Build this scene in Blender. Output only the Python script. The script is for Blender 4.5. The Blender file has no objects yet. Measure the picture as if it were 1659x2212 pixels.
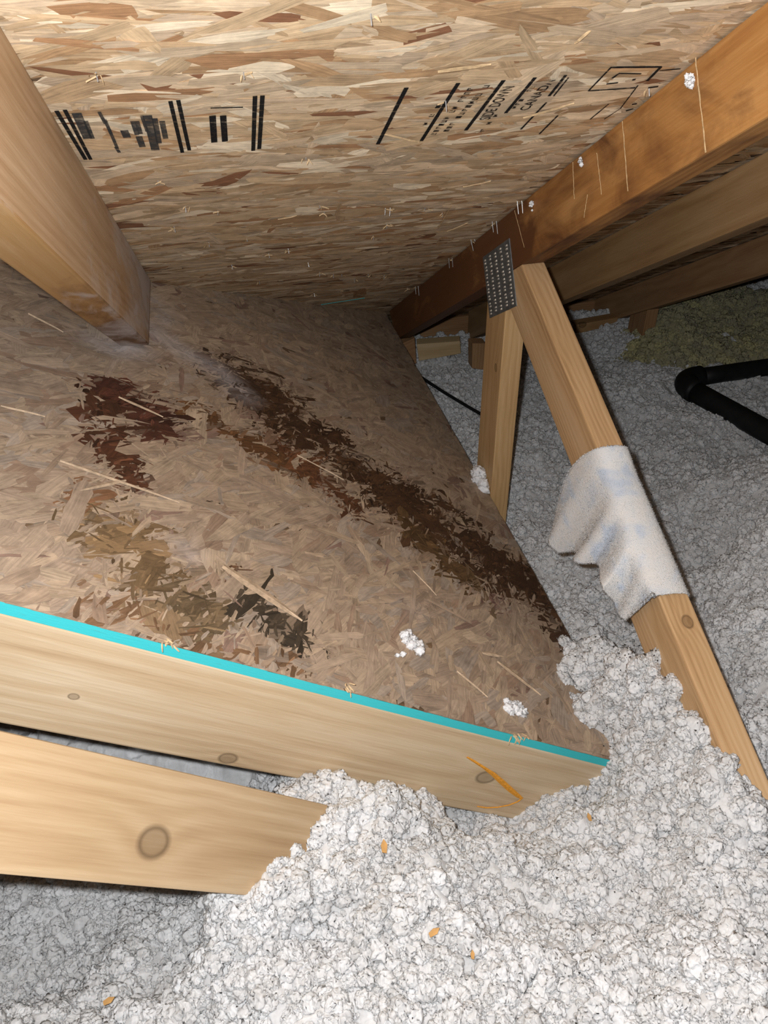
import bpy, bmesh, math, random
import numpy as np
from mathutils import Vector, Matrix

# ------------------------------------------------------------------ camera, world, flash, exposure
S = bpy.context.scene
COL = S.collection
random.seed(7)
rng = np.random.default_rng(11)
F = 1673.6                                    # focal length in pixels of a 1659 x 2212 frame
R = np.array([[0.9744919, -0.2235288, -0.0200095],
              [-0.1522981, -0.5931906, -0.7905253],
              [0.1648357, 0.7734079, -0.6121025]])
H = 1.35                                      # eye height above the drywall; the maths below is relative to the eye
EYE = np.array([0.0, 0.0, H])

cam = bpy.data.objects.new('camera', bpy.data.cameras.new('camera'))
COL.objects.link(cam)
cam.data.sensor_fit = 'VERTICAL'
cam.data.sensor_height = 36.0
cam.data.sensor_width = 27.0
cam.data.lens = 36.0 * F / 2212.0
cam.data.clip_start = 0.01
M = Matrix.Identity(4)
for i in range(3):
    M[i][0], M[i][1], M[i][2] = R[0][i], -R[1][i], -R[2][i]
M.translation = Vector(EYE)
cam.matrix_world = M
S.camera = cam

W = bpy.data.worlds.new('attic_dark')
S.world = W
W.use_nodes = True
W.node_tree.nodes['Background'].inputs[0].default_value = (0.75, 0.85, 1.0, 1)
W.node_tree.nodes['Background'].inputs[1].default_value = 0.004

fl = bpy.data.lights.new('phone_flash', 'POINT')
fl.energy = 37.0
fl.color = (0.955, 0.975, 1.0)
fl.shadow_soft_size = 0.006
flash = bpy.data.objects.new('phone_flash', fl)
COL.objects.link(flash)
flash.location = Vector(EYE - R[0] * 0.026 - R[1] * 0.020)   # beside the lens, up and to the left

S.view_settings.view_transform = 'Standard'
S.view_settings.look = 'None'
S.view_settings.gamma = 1.0
S.view_settings.use_curve_mapping = False
S.view_settings.exposure = 0.0

# ------------------------------------------------------------------ geometry of the place (metres, eye at the origin)
A = math.radians(31.07)                       # pitch of the roof overhead, falling towards +y
B = math.radians(35.04)                       # pitch of the lower deck, falling towards +x
N = np.array([0, math.sin(A), math.cos(A)])   # roof normal
RD = 0.2857                                   # eye to roof underside
SL = np.array([0, math.cos(A), -math.sin(A)])  # down the roof
PM = np.array([math.sin(B), 0, math.cos(B)])  # deck normal
PD = -0.485
PB = np.array([math.cos(B), 0, -math.sin(B)])  # down the deck
XT = 0.46                                     # near face of the truss with the connector plate
YE = 0.519                                    # painted edge of the deck

def ray(x, y): return R.T @ np.array([x - 829.5, y - 1106.0, F])
def on_plane(x, y, n, d):
    r = ray(x, y); return r * d / (n @ r)
def on_roof(x, y, off=0.0): return on_plane(x, y, N, RD - off)
def on_deck(x, y, off=0.0): return on_plane(x, y, PM, PD + off)
def on_x(x, y, X): r = ray(x, y); return r * X / r[0]
def on_y(x, y, Y): r = ray(x, y); return r * Y / r[1]
def on_z(x, y, Z): r = ray(x, y); return r * Z / r[2]
def project(P):
    c = P @ R.T
    return c[..., :2] / np.maximum(c[..., 2:3], 1e-3) * F + np.array([829.5, 1106.0]), c[..., 2]
def roof_z(y, off=0.0): return (RD - off - N[1] * y) / N[2]
def deck_z(x): return (PD - PM[0] * x) / PM[2]

# ------------------------------------------------------------------ helpers
def tag(o, label=None, cat=None, group=None, kind=None):
    if label: o['label'] = label
    if cat: o['category'] = cat
    if group: o['group'] = group
    if kind: o['kind'] = kind
    return o

def empty(name, loc):
    o = bpy.data.objects.new(name, None)
    o.empty_display_size = 0.05
    COL.objects.link(o)
    o.matrix_basis = Matrix.Translation(Vector(np.array(loc) + EYE))
    return o

WM = {}
def world(o):
    return WM.get(o.name, o.matrix_basis.copy())

def link(name, me, mat, parent=None, mw=None):
    o = bpy.data.objects.new(name, me)
    COL.objects.link(o)
    if mat and not me.materials: me.materials.append(mat)
    mw = mw if mw is not None else Matrix.Translation(Vector(EYE))
    if parent is not None:
        o.parent = parent
        o.matrix_basis = world(parent).inverted() @ mw
    else:
        o.matrix_basis = mw
    WM[o.name] = mw.copy()
    return o

def frame(origin, x, z):
    x = Vector(x).normalized(); z = Vector(z); z = (z - x * z.dot(x)).normalized(); y = z.cross(x)
    m = Matrix.Identity(4)
    for i in range(3): m[i][0], m[i][1], m[i][2] = x[i], y[i], z[i]
    m.translation = Vector(np.array(origin) + EYE)
    return m

def mesh_from(name, verts, faces, smooth=False):
    me = bpy.data.meshes.new(name)
    me.from_pydata([tuple(v) for v in verts], [], [tuple(f) for f in faces])
    if smooth:
        me.polygons.foreach_set('use_smooth', [True] * len(me.polygons))
    me.update()
    return me

def prism(name, pts, ext, xdir, mat, parent=None, bevel=0.0022, wobble=0.0):
    """polygon pts (eye space) pushed along ext; local x runs along xdir"""
    pts = [np.array(p, float) for p in pts]; ext = np.array(ext, float)
    c = sum(pts) / len(pts) + ext / 2
    fr = frame(c, xdir, (0, 0, 1) if abs(np.array(xdir)[2]) < 0.9 * np.linalg.norm(xdir) else (0, -1, 0))
    inv = fr.inverted()
    bm = bmesh.new()
    a = [bm.verts.new(inv @ Vector(p + EYE)) for p in pts]
    b = [bm.verts.new(inv @ Vector(p + ext + EYE)) for p in pts]
    bm.faces.new(a); bm.faces.new(b[::-1])
    for i in range(len(a)):
        j = (i + 1) % len(a)
        bm.faces.new((a[j], a[i], b[i], b[j]))
    bmesh.ops.recalc_face_normals(bm, faces=bm.faces)
    if bevel:
        bmesh.ops.bevel(bm, geom=list(bm.edges), offset=bevel, segments=2, profile=0.6, affect='EDGES')
    me = bpy.data.meshes.new(name); bm.to_mesh(me); bm.free()
    return link(name, me, mat, parent, fr)

def tube(name, path, rad, mat, parent=None, seg=14, jitter=0.0):
    path = [np.array(p, float) for p in path]
    V, Fc = [], []
    up = np.array([0, 0, 1.0])
    for i, p in enumerate(path):
        t = path[min(i + 1, len(path) - 1)] - path[max(i - 1, 0)]; t = t / np.linalg.norm(t)
        s = np.cross(t, up)
        if np.linalg.norm(s) < 1e-3: s = np.array([1.0, 0, 0])
        s /= np.linalg.norm(s); q = np.cross(s, t)
        for k in range(seg):
            w = 2 * math.pi * k / seg
            rr = rad * (1 + jitter * random.uniform(-1, 1))
            V.append(p + (s * math.cos(w) + q * math.sin(w)) * rr - path[0])
    n = len(path)
    for i in range(n - 1):
        for k in range(seg):
            Fc.append((i * seg + k, i * seg + (k + 1) % seg, (i + 1) * seg + (k + 1) % seg, (i + 1) * seg + k))
    Fc.append(tuple(range(seg))[::-1]); Fc.append(tuple((n - 1) * seg + k for k in range(seg)))
    return link(name, mesh_from(name, V, Fc, True), mat, parent, Matrix.Translation(Vector(path[0] + EYE)))

# value noise in numpy
def vnoise(x, y, seed=0):
    r = np.random.default_rng(seed); T = r.random((257, 257))
    xi = np.floor(x).astype(int); yi = np.floor(y).astype(int)
    fx = x - xi; fy = y - yi; fx = fx * fx * (3 - 2 * fx); fy = fy * fy * (3 - 2 * fy)
    g = lambda i, j: T[i % 257, j % 257]
    return (g(xi, yi) * (1 - fx) + g(xi + 1, yi) * fx) * (1 - fy) + (g(xi, yi + 1) * (1 - fx) + g(xi + 1, yi + 1) * fx) * fy
def fbm(x, y, seed=0, octv=4):
    s = 0; a = 0.5
    for k in range(octv):
        s = s + a * vnoise(x * 2 ** k, y * 2 ** k, seed + k); a *= 0.5
    return s

# ------------------------------------------------------------------ materials
def new_mat(name):
    m = bpy.data.materials.new(name); m.use_nodes = True
    nt = m.node_tree
    return m, nt, nt.nodes['Principled BSDF']

def node(nt, kind, **kw):
    n = nt.nodes.new(kind)
    for k, v in kw.items(): setattr(n, k, v)
    return n

def math_node(nt, op, a, b=None, c=None, clamp=False):
    n = nt.nodes.new('ShaderNodeMath'); n.operation = op; n.use_clamp = clamp
    for i, v in enumerate((a, b, c)):
        if v is None: continue
        if isinstance(v, (int, float)): n.inputs[i].default_value = v
        else: nt.links.new(v, n.inputs[i])
    return n.outputs[0]

def mix_col(nt, fac, a, b, mode='MIX'):
    n = nt.nodes.new('ShaderNodeMix'); n.data_type = 'RGBA'; n.blend_type = mode
    for s, v in ((n.inputs[0], fac), (n.inputs[6], a), (n.inputs[7], b)):
        if hasattr(v, 'is_output'): nt.links.new(v, s)
        elif isinstance(v, (int, float)): s.default_value = v
        else: s.default_value = (*v, 1)
    return n.outputs[2]

def noise(nt, vec, scale, detail=4, rough=0.55, dist=0.0, sc=None):
    if sc is not None:
        mp = nt.nodes.new('ShaderNodeMapping'); mp.inputs['Scale'].default_value = sc
        nt.links.new(vec, mp.inputs[0]); vec = mp.outputs[0]
    n = nt.nodes.new('ShaderNodeTexNoise')
    n.inputs['Scale'].default_value = scale; n.inputs['Detail'].default_value = detail
    n.inputs['Roughness'].default_value = rough; n.inputs['Distortion'].default_value = dist
    nt.links.new(vec, n.inputs['Vector'])
    return n.outputs['Fac']

def ramp(nt, fac, stops):
    n = nt.nodes.new('ShaderNodeValToRGB'); e = n.color_ramp.elements
    while len(e) < len(stops): e.new(0.5)
    for el, (p, c) in zip(e, stops):
        el.position = p; el.color = (*c, 1) if len(c) == 3 else c
    nt.links.new(fac, n.inputs[0])
    return n.outputs[0]

def bump(nt, h, strength, dist, bsdf):
    n = nt.nodes.new('ShaderNodeBump'); n.inputs['Strength'].default_value = strength
    n.inputs['Distance'].default_value = dist
    nt.links.new(h, n.inputs['Height']); nt.links.new(n.outputs[0], bsdf.inputs['Normal'])

def lumber_mat(name, dark, mid, light, ring=190.0, knots=(), stains_tints=(), seed=0.0, rough=0.55):
    """softwood: growth rings round a pith beside the board, bent by slow noise; local x is the grain"""
    m, nt, bs = new_mat(name)
    tc = node(nt, 'ShaderNodeTexCoord'); P = tc.outputs['Object']
    sep = node(nt, 'ShaderNodeSeparateXYZ'); nt.links.new(P, sep.inputs[0])
    mp = node(nt, 'ShaderNodeMapping'); mp.inputs['Location'].default_value = (seed, seed * 1.7, seed * 0.6)
    nt.links.new(P, mp.inputs[0]); Q = mp.outputs[0]
    wob = noise(nt, Q, 1.0, 3, 0.5, 0, (3.5, 14, 14))
    y = math_node(nt, 'ADD', sep.outputs[1], math_node(nt, 'MULTIPLY', math_node(nt, 'SUBTRACT', wob, 0.5), 0.024))
    z = math_node(nt, 'ADD', sep.outputs[2], math_node(nt, 'MULTIPLY', math_node(nt, 'SUBTRACT', wob, 0.5), 0.018))
    d2 = math_node(nt, 'ADD', math_node(nt, 'POWER', math_node(nt, 'ADD', y, 0.052 + 0.01 * math.sin(seed)), 2.0),
                   math_node(nt, 'POWER', math_node(nt, 'ADD', z, 0.012 * math.cos(seed * 3)), 2.0))
    rad = math_node(nt, 'SQRT', d2)
    kmask = None
    for (kx, ky, kz, kr) in knots:
        vm = node(nt, 'ShaderNodeVectorMath', operation='SUBTRACT'); nt.links.new(P, vm.inputs[0]); vm.inputs[1].default_value = (kx, ky, kz)
        vs = node(nt, 'ShaderNodeVectorMath', operation='MULTIPLY'); nt.links.new(vm.outputs[0], vs.inputs[0]); vs.inputs[1].default_value = (0.8, 1, 1)
        vl = node(nt, 'ShaderNodeVectorMath', operation='LENGTH'); nt.links.new(vs.outputs[0], vl.inputs[0])
        dk = math_node(nt, 'DIVIDE', vl.outputs['Value'], kr)
        g = math_node(nt, 'POWER', 2.718, math_node(nt, 'MULTIPLY', dk, -0.55))
        rad = math_node(nt, 'ADD', rad, math_node(nt, 'MULTIPLY', g, kr * 1.6))
        mk = math_node(nt, 'MULTIPLY', math_node(nt, 'SUBTRACT', 1.25, dk, clamp=True), 3.0, clamp=True)
        core = math_node(nt, 'MULTIPLY', math_node(nt, 'SUBTRACT', 0.95, dk, clamp=True), 5.0, clamp=True)
        mk = math_node(nt, 'SUBTRACT', mk, math_node(nt, 'MULTIPLY', core, 0.45))
        kmask = mk if kmask is None else math_node(nt, 'MAXIMUM', kmask, mk)
    rg = math_node(nt, 'SINE', math_node(nt, 'MULTIPLY', rad, ring * 6.283))
    rg = math_node(nt, 'MULTIPLY_ADD', rg, 0.5, 0.5)
    fine = noise(nt, Q, 1.0, 5, 0.6, 0.2, (14, 420, 420))
    broad = noise(nt, Q, 1.0, 3, 0.5, 0.3, (3, 22, 22))
    t = math_node(nt, 'ADD', math_node(nt, 'MULTIPLY', rg, 0.13),
                  math_node(nt, 'ADD', math_node(nt, 'MULTIPLY', fine, 0.45), math_node(nt, 'MULTIPLY', broad, 0.62)))
    c = ramp(nt, t, [(0.30, dark), (0.56, mid), (0.82, light)])
    for (x0, x1, col, sc, amt, *zl) in stains_tints:           # stains along the board
        mr = node(nt, 'ShaderNodeMapRange'); mr.inputs[1].default_value = x0; mr.inputs[2].default_value = x1
        nt.links.new(sep.outputs[0], mr.inputs[0])
        nz = noise(nt, Q, sc, 5, 0.62, 0.6, (1, 2.2, 2.2))
        k = math_node(nt, 'MULTIPLY_ADD', math_node(nt, 'SUBTRACT', nz, 0.5), 4.0, math_node(nt, 'MULTIPLY_ADD', mr.outputs[0], 2.0, -0.75), clamp=True)
        k = math_node(nt, 'MULTIPLY', k, amt)
        if zl: k = math_node(nt, 'MULTIPLY', k, math_node(nt, 'LESS_THAN' if zl[0] < 0 else 'GREATER_THAN', sep.outputs[2], zl[0]))
        c = mix_col(nt, k, c, col)
    if kmask is not None:
        c = mix_col(nt, math_node(nt, 'MULTIPLY', kmask, 0.85), c, tuple(v * 0.36 for v in dark))
    nt.links.new(c, bs.inputs['Base Color'])
    bs.inputs['Roughness'].default_value = rough
    bs.inputs['Specular IOR Level'].default_value = 0.25
    bump(nt, math_node(nt, 'ADD', fine, math_node(nt, 'MULTIPLY', rg, 0.3)), 0.35, 0.0008, bs)
    return m

def strand_mat(name):
    m, nt, bs = new_mat(name)
    at = node(nt, 'ShaderNodeAttribute', attribute_name='tint')
    uv = node(nt, 'ShaderNodeUVMap', uv_map='grain')
    g = noise(nt, uv.outputs[0], 1.0, 5, 0.6, 0.15, (22, 420, 1))
    g2 = noise(nt, uv.outputs[0], 1.0, 3, 0.5, 0.3, (12, 60, 1))
    geo = node(nt, 'ShaderNodeNewGeometry')
    d1 = noise(nt, geo.outputs['Position'], 55, 4, 0.65, 0.4)
    v = math_node(nt, 'ADD', math_node(nt, 'MULTIPLY', g, 1.25), math_node(nt, 'ADD', math_node(nt, 'MULTIPLY', g2, 0.9), math_node(nt, 'MULTIPLY', d1, 0.8)))
    br = node(nt, 'ShaderNodeVectorMath', operation='SCALE')
    nt.links.new(at.outputs['Color'], br.inputs[0])
    nt.links.new(math_node(nt, 'ADD', v, -0.46), br.inputs['Scale'])
    nt.links.new(br.outputs[0], bs.inputs['Base Color'])
    bs.inputs['Roughness'].default_value = 0.6
    bs.inputs['Specular IOR Level'].default_value = 0.22
    bump(nt, g, 0.5, 0.0006, bs)
    return m

def board_mat(name, c0, c1):
    m, nt, bs = new_mat(name)
    tc = node(nt, 'ShaderNodeTexCoord')
    a = noise(nt, tc.outputs['Object'], 1.0, 5, 0.65, 0.6, (9, 60, 60))
    nt.links.new(ramp(nt, a, [(0.3, c0), (0.7, c1)]), bs.inputs['Base Color'])
    bs.inputs['Roughness'].default_value = 0.75
    bump(nt, a, 0.6, 0.002, bs)
    return m

def plain_mat(name, c, rough=0.6, metal=0.0, var=0.25, scale=60, spec=0.3):
    m, nt, bs = new_mat(name)
    tc = node(nt, 'ShaderNodeTexCoord')
    a = noise(nt, tc.outputs['Object'], scale, 4, 0.6)
    nt.links.new(ramp(nt, a, [(0.3, tuple(v * (1 - var) for v in c)), (0.7, tuple(min(1, v * (1 + var)) for v in c))]), bs.inputs['Base Color'])
    bs.inputs['Roughness'].default_value = rough; bs.inputs['Metallic'].default_value = metal
    bs.inputs['Specular IOR Level'].default_value = spec
    return m

def fluff_mat(name, lo, mid, hi):
    m, nt, bs = new_mat(name)
    tc = node(nt, 'ShaderNodeTexCoord')
    ia = node(nt, 'ShaderNodeAttribute', attribute_name='tone'); ia.attribute_type = 'INSTANCER'
    geo = node(nt, 'ShaderNodeNewGeometry')
    a = noise(nt, geo.outputs['Position'], 14, 4, 0.6, 0.3)
    b = noise(nt, geo.outputs['Position'], 260, 3, 0.6)
    t = math_node(nt, 'ADD', math_node(nt, 'MULTIPLY', a, 0.55), math_node(nt, 'ADD', math_node(nt, 'MULTIPLY', b, 0.35), math_node(nt, 'MULTIPLY_ADD', ia.outputs['Fac'], 0.20, 0.11)))
    nt.links.new(ramp(nt, t, [(0.30, lo), (0.50, mid), (0.74, hi)]), bs.inputs['Base Color'])
    bs.inputs['Roughness'].default_value = 0.95
    bs.inputs['Specular IOR Level'].default_value = 0.05
    bs.inputs['Subsurface Weight'].default_value = 0.85
    bs.inputs['Subsurface Radius'].default_value = (1, 1, 1)
    bs.inputs['Subsurface Scale'].default_value = 0.004
    bump(nt, noise(nt, geo.outputs['Position'], 420, 3, 0.7), 0.3, 0.0015, bs)
    return m

def paint_mat(name, c, worn):
    m, nt, bs = new_mat(name)
    tc = node(nt, 'ShaderNodeTexCoord')
    a = noise(nt, tc.outputs['Object'], 1.0, 5, 0.7, 0.2, (60, 500, 700))
    nt.links.new(mix_col(nt, ramp(nt, a, [(0.63, (0, 0, 0)), (0.74, (1, 1, 1))]), c, worn), bs.inputs['Base Color'])
    bs.inputs['Roughness'].default_value = 0.6; bs.inputs['Specular IOR Level'].default_value = 0.2
    bump(nt, a, 0.5, 0.0006, bs)
    return m

def ink_mat(name, c):
    m, nt, bs = new_mat(name)
    tc = node(nt, 'ShaderNodeTexCoord')
    a = noise(nt, tc.outputs['Object'], 1.0, 4, 0.7, 0.3, (90, 240, 90))
    tr = node(nt, 'ShaderNodeBsdfTransparent'); mx = node(nt, 'ShaderNodeMixShader')
    nt.links.new(ramp(nt, a, [(0.46, (0.06, 0.06, 0.06)), (0.74, (0.9, 0.9, 0.9))]), mx.inputs[0])
    nt.links.new(bs.outputs[0], mx.inputs[1]); nt.links.new(tr.outputs[0], mx.inputs[2])
    nt.links.new(mx.outputs[0], nt.nodes['Material Output'].inputs['Surface'])
    bs.inputs['Base Color'].default_value = (*c, 1); bs.inputs['Roughness'].default_value = 0.9
    bs.inputs['Specular IOR Level'].default_value = 0.05
    return m

MAT_STRAND = strand_mat('osb_strands')
MAT_BOARD = board_mat('osb_board', (0.10, 0.055, 0.028), (0.26, 0.16, 0.085))
MAT_AQUA = paint_mat('aqua_edge_sealer', (0.055, 0.56, 0.60), (0.12, 0.30, 0.27))
MAT_INK = ink_mat('black_ink', (0.018, 0.017, 0.017))
MAT_STEEL = plain_mat('galvanised_steel', (0.17, 0.18, 0.185), 0.5, 0.6, 0.3, 90)
MAT_TOOTH = plain_mat('bright_punched_tooth', (0.48, 0.43, 0.36), 0.5, 0.2, 0.5, 300)
MAT_WIRE = plain_mat('staple_wire', (0.42, 0.42, 0.42), 0.4, 0.6, 0.3, 200)
MAT_SPLINTER = plain_mat('fresh_splinter', (0.48, 0.34, 0.19), 0.7, 0, 0.3, 150)
MAT_FLUFF = fluff_mat('blown_insulation', (0.43, 0.42, 0.41), (0.61, 0.605, 0.60), (0.71, 0.71, 0.715))
MAT_YELLOW = fluff_mat('yellow_glass_wool', (0.20, 0.19, 0.15), (0.33, 0.305, 0.20), (0.46, 0.42, 0.22))
MAT_PIPE = plain_mat('black_plastic', (0.010, 0.010, 0.010), 0.55, 0, 0.3, 50, 0.25)
MAT_PALE = plain_mat('pale_scuff', (0.50, 0.34, 0.18), 0.8, 0, 0.3, 300)
MAT_CRAYON = plain_mat('orange_crayon', (0.80, 0.34, 0.035), 0.7, 0, 0.2, 300)
MAT_PRINT = plain_mat('white_print', (0.30, 0.30, 0.28), 0.7, 0, 0.2, 200)
MAT_DRYWALL = plain_mat('drywall', (0.5, 0.5, 0.48), 0.9, 0, 0.1, 10)

# ------------------------------------------------------------------ strand boards
def strands(name, parent, O, U, V, Nn, n, bounds, len_rng, wid_rng, ang0, ang_sd, h_rng, colour, mat, keep=None, single=False, ang_wild=0.12):
    """n thin wood strands pressed on the plane O + u U + v V, standing h proud along Nn"""
    u = rng.uniform(bounds[0], bounds[1], n); v = rng.uniform(bounds[2], bounds[3], n)
    if keep is not None:
        k = keep(u, v); u, v = u[k], v[k]; n = len(u)
    L = np.exp(rng.uniform(math.log(len_rng[0]), math.log(len_rng[1]), n)); Wd = np.exp(rng.uniform(math.log(wid_rng[0]), math.log(wid_rng[1]), n))
    ang = ang0 + rng.normal(0, ang_sd, n)
    wild = rng.random(n) < ang_wild
    ang[wild] = rng.uniform(-math.pi / 2, math.pi / 2, wild.sum())
    h = rng.uniform(h_rng[0], h_rng[1], n)
    tl = rng.normal(0, 0.006, n); tw = rng.normal(0, 0.02, n)
    K = 12
    # outline in unit coordinates: long sides with a little wave, ragged ends
    base = np.array([(-1, -0.6), (-0.6, -1), (-0.1, -1), (0.4, -1), (0.85, -0.95), (1, -0.5), (0.94, 0.1), (1, 0.6), (0.6, 1), (0.1, 1), (-0.4, 1), (-0.92, 0.5)])
    ox = base[None, :, 0] + rng.normal(0, 0.05, (n, K)); oy = base[None, :, 1] * (1 + rng.normal(0, 0.16, (n, K)))
    sk = rng.normal(0, 0.25, n)[:, None]
    taper = rng.uniform(0.0, 0.55, n)[:, None] * np.sign(rng.normal(size=n))[:, None]
    oy = oy * (1 - taper * ox * 0.5)
    lx = (ox + sk * oy * (Wd / L)[:, None] * 3) * L[:, None] / 2; ly = oy * Wd[:, None] / 2
    ca, sa = np.cos(ang)[:, None], np.sin(ang)[:, None]
    pu = u[:, None] + lx * ca - ly * sa; pv = v[:, None] + lx * sa + ly * ca
    pu = np.clip(pu, bounds[0], bounds[1]); pv = np.clip(pv, bounds[2], bounds[3])
    ph = h[:, None] + lx * tl[:, None] + ly * tw[:, None]
    ph = np.maximum(ph, 0.0002)
    col = colour(u, v, pu, pv, L)                        # n x K x 3
    P = O[None, None] + pu[..., None] * U + pv[..., None] * V + ph[..., None] * Nn
    off = rng.uniform(0, 50, (n, 2))
    guv = np.stack([lx + off[:, :1], ly + off[:, 1:]], -1)
    def make(idx, nm, prnt, orig):
        k = len(idx)
        me = bpy.data.meshes.new(nm)
        me.vertices.add(k * K); me.loops.add(k * K); me.polygons.add(k)
        me.vertices.foreach_set('co', (P[idx] - orig).reshape(-1).astype(np.float32))
        me.loops.foreach_set('vertex_index', np.arange(k * K, dtype=np.int32))
        me.polygons.foreach_set('loop_start', np.arange(0, k * K, K, dtype=np.int32))
        me.polygons.foreach_set('loop_total', np.full(k, K, dtype=np.int32))
        ca_ = me.attributes.new('tint', 'FLOAT_COLOR', 'POINT')
        cc = np.concatenate([col[idx], np.ones((k, K, 1))], -1)
        ca_.data.foreach_set('color', cc.reshape(-1).astype(np.float32))
        uvl = me.uv_layers.new(name='grain')
        uvl.data.foreach_set('uv', guv[idx].reshape(-1).astype(np.float32))
        me.update(calc_edges=True)
        return link(nm, me, mat, prnt, Matrix.Translation(Vector(orig + EYE)))
    # the outward side must be the front
    flip = np.cross(U, V) @ Nn < 0
    if flip:
        P = P[:, ::-1]; col = col[:, ::-1]; guv = guv[:, ::-1]
    if single:
        q, _ = project(P)                                # the 300 that show largest are strands of their own
        area = np.abs((q[:, :, 0] * np.roll(q[:, :, 1], -1, 1) - q[:, :, 1] * np.roll(q[:, :, 0], -1, 1)).sum(1))
        order = np.argsort(-area)
        for i in order[:300]: make(np.array([i]), name, parent, P[i].mean(0))
        if n > 300: make(order[300:], name + '_layer', parent, O)['kind'] = 'stuff'
    else:
        o = make(np.arange(n), name, parent, O)
        o['kind'] = 'stuff'
        return o

PAL_ROOF = np.array([(0.58, 0.42, 0.255), (0.66, 0.50, 0.33), (0.52, 0.36, 0.21), (0.78, 0.65, 0.47), (0.46, 0.29, 0.155), (0.60, 0.46, 0.31), (0.40, 0.225, 0.115), (0.24, 0.115, 0.06), (0.54, 0.41, 0.28)])
PW_ROOF = np.array([0.20, 0.17, 0.15, 0.12, 0.11, 0.14, 0.045, 0.022, 0.12]); PW_ROOF /= PW_ROOF.sum()
def colour_roof(u, v, pu, pv, L):
    n = len(u)
    c = PAL_ROOF[rng.choice(len(PAL_ROOF), n, p=PW_ROOF)] * rng.uniform(0.85, 1.15, (n, 1))
    return np.repeat(c[:, None], pu.shape[1], 1)

# roof deck overhead: u = x, v = distance down the slope measured from y = 0
RO = N * 0 + np.array([0, 0, RD / N[2]])
def roof_uv(P): return P[0], (P[1]) / SL[1]
ceiling = prism('ceiling', [RO + np.array([-1.6, 0, 0]) + SL * -1.2, RO + np.array([2.6, 0, 0]) + SL * -1.2,
                            RO + np.array([2.6, 0, 0]) + SL * 2.72, RO + np.array([-1.6, 0, 0]) + SL * 2.72],
                N * 0.012, (1, 0, 0), MAT_BOARD, None, 0)
tag(ceiling, 'underside of the strand board roof deck sloping down overhead', None, None, 'structure')
X_ = np.array([1.0, 0, 0])
def keep_roof(u, v):
    P = RO + u[:, None] * X_ + v[:, None] * SL
    q, d = project(P)
    far = np.linalg.norm(P, axis=1)
    ok = (d > 0.05) & (q[:, 0] > -500) & (q[:, 0] < 2150) & (q[:, 1] > -600) & (q[:, 1] < 900)
    return ok & ((P[:, 0] < 0.75) | (rng.random(len(u)) < 0.5))
RB = (-0.9, 2.0, 0.05, 2.70)
strands('strand_layer', ceiling, RO, X_, SL, -N, 36000, RB, (0.030, 0.13), (0.006, 0.034), 0.0, 0.20, (0.0004, 0.0022), colour_roof, MAT_STRAND, keep_roof, ang_wild=0.07)
def keep_roof_near(u, v):
    P = RO + u[:, None] * X_ + v[:, None] * SL
    q, d = project(P)
    return (d > 0.05) & (q[:, 0] > -60) & (q[:, 0] < 1700) & (q[:, 1] > -60) & (q[:, 1] < 520) & (P[:, 0] < 0.44) & (P[:, 0] > -0.11)
strands('strand', ceiling, RO, X_, SL, -N, 1900, (-0.12, 0.45, 0.3, 1.5), (0.04, 0.15), (0.008, 0.036), 0.0, 0.24, (0.0020, 0.0027), colour_roof, MAT_STRAND, keep_roof_near, single=True, ang_wild=0.10)

# lower deck: u down the slope from x = 0, v = y
DO = PM * PD
DU0, DV0 = None, None
def deck_uv(P):
    P = np.asarray(P) - DO
    return P @ PB, P[..., 1]
def poly_uv(pts):
    q = np.array([deck_uv(on_deck(*p)) for p in pts]); return q
def dist_poly(u, v, q):
    best = np.full(u.shape, 9.0)
    P = np.stack([u, v], -1)
    if len(q) == 1: return np.linalg.norm(P - q[0], axis=-1)
    for a, b in zip(q[:-1], q[1:]):
        ab = b - a; t = np.clip(((P - a) @ ab) / (ab @ ab), 0, 1)
        best = np.minimum(best, np.linalg.norm(P - a - t[..., None] * ab, axis=-1))
    return best
STAINS = [  # outline of the water marks as seen on the board, radius in metres, depth of the mark, colour
    ([(545, 840), (620, 905), (700, 960), (800, 1040), (900, 1110), (990, 1165), (1080, 1230), (1180, 1290), (1262, 1370)], 0.100, 1.0, (0.070, 0.034, 0.016)),
    ([(600, 960), (680, 1030), (760, 1090)], 0.040, 0.9, (0.11, 0.045, 0.020)),
    ([(880, 1130), (960, 1210), (1000, 1240)], 0.040, 0.85, (0.11, 0.062, 0.026)),
    ([(215, 850), (222, 900), (245, 965), (275, 1030)], 0.030, 1.0, (0.085, 0.032, 0.016)),
    ([(250, 860), (320, 880), (350, 930)], 0.046, 1.0, (0.075, 0.026, 0.016)),
    ([(400, 880), (500, 935), (590, 985), (660, 1030)], 0.030, 0.9, (0.14, 0.065, 0.026)),
    ([(180, 1040), (190, 1110)], 0.014, 0.7, (0.20, 0.10, 0.05)),
    ([(245, 1150), (290, 1200), (330, 1240)], 0.055, 1.0, (0.19, 0.120, 0.060)),
    ([(390, 1290), (440, 1330)], 0.046, 1.0, (0.14, 0.095, 0.052)),
    ([(545, 1300), (600, 1340), (640, 1380)], 0.030, 1.0, (0.060, 0.045, 0.030)),
    ([(180, 1290), (300, 1330), (420, 1385), (560, 1420), (650, 1440)], 0.018, 0.6, (0.17, 0.095, 0.050)),
    ([(500, 1230), (470, 1260)], 0.012, 0.8, (0.12, 0.06, 0.03)),
    ([(1060, 1290), (1070, 1310)], 0.020, 0.8, (0.17, 0.095, 0.075)),
    ([(1210, 1310), (1275, 1400)], 0.020, 0.9, (0.075, 0.040, 0.020)),
]
STAINS = [(poly_uv(p), r, s, np.array(c)) for p, r, s, c in STAINS]
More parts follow.
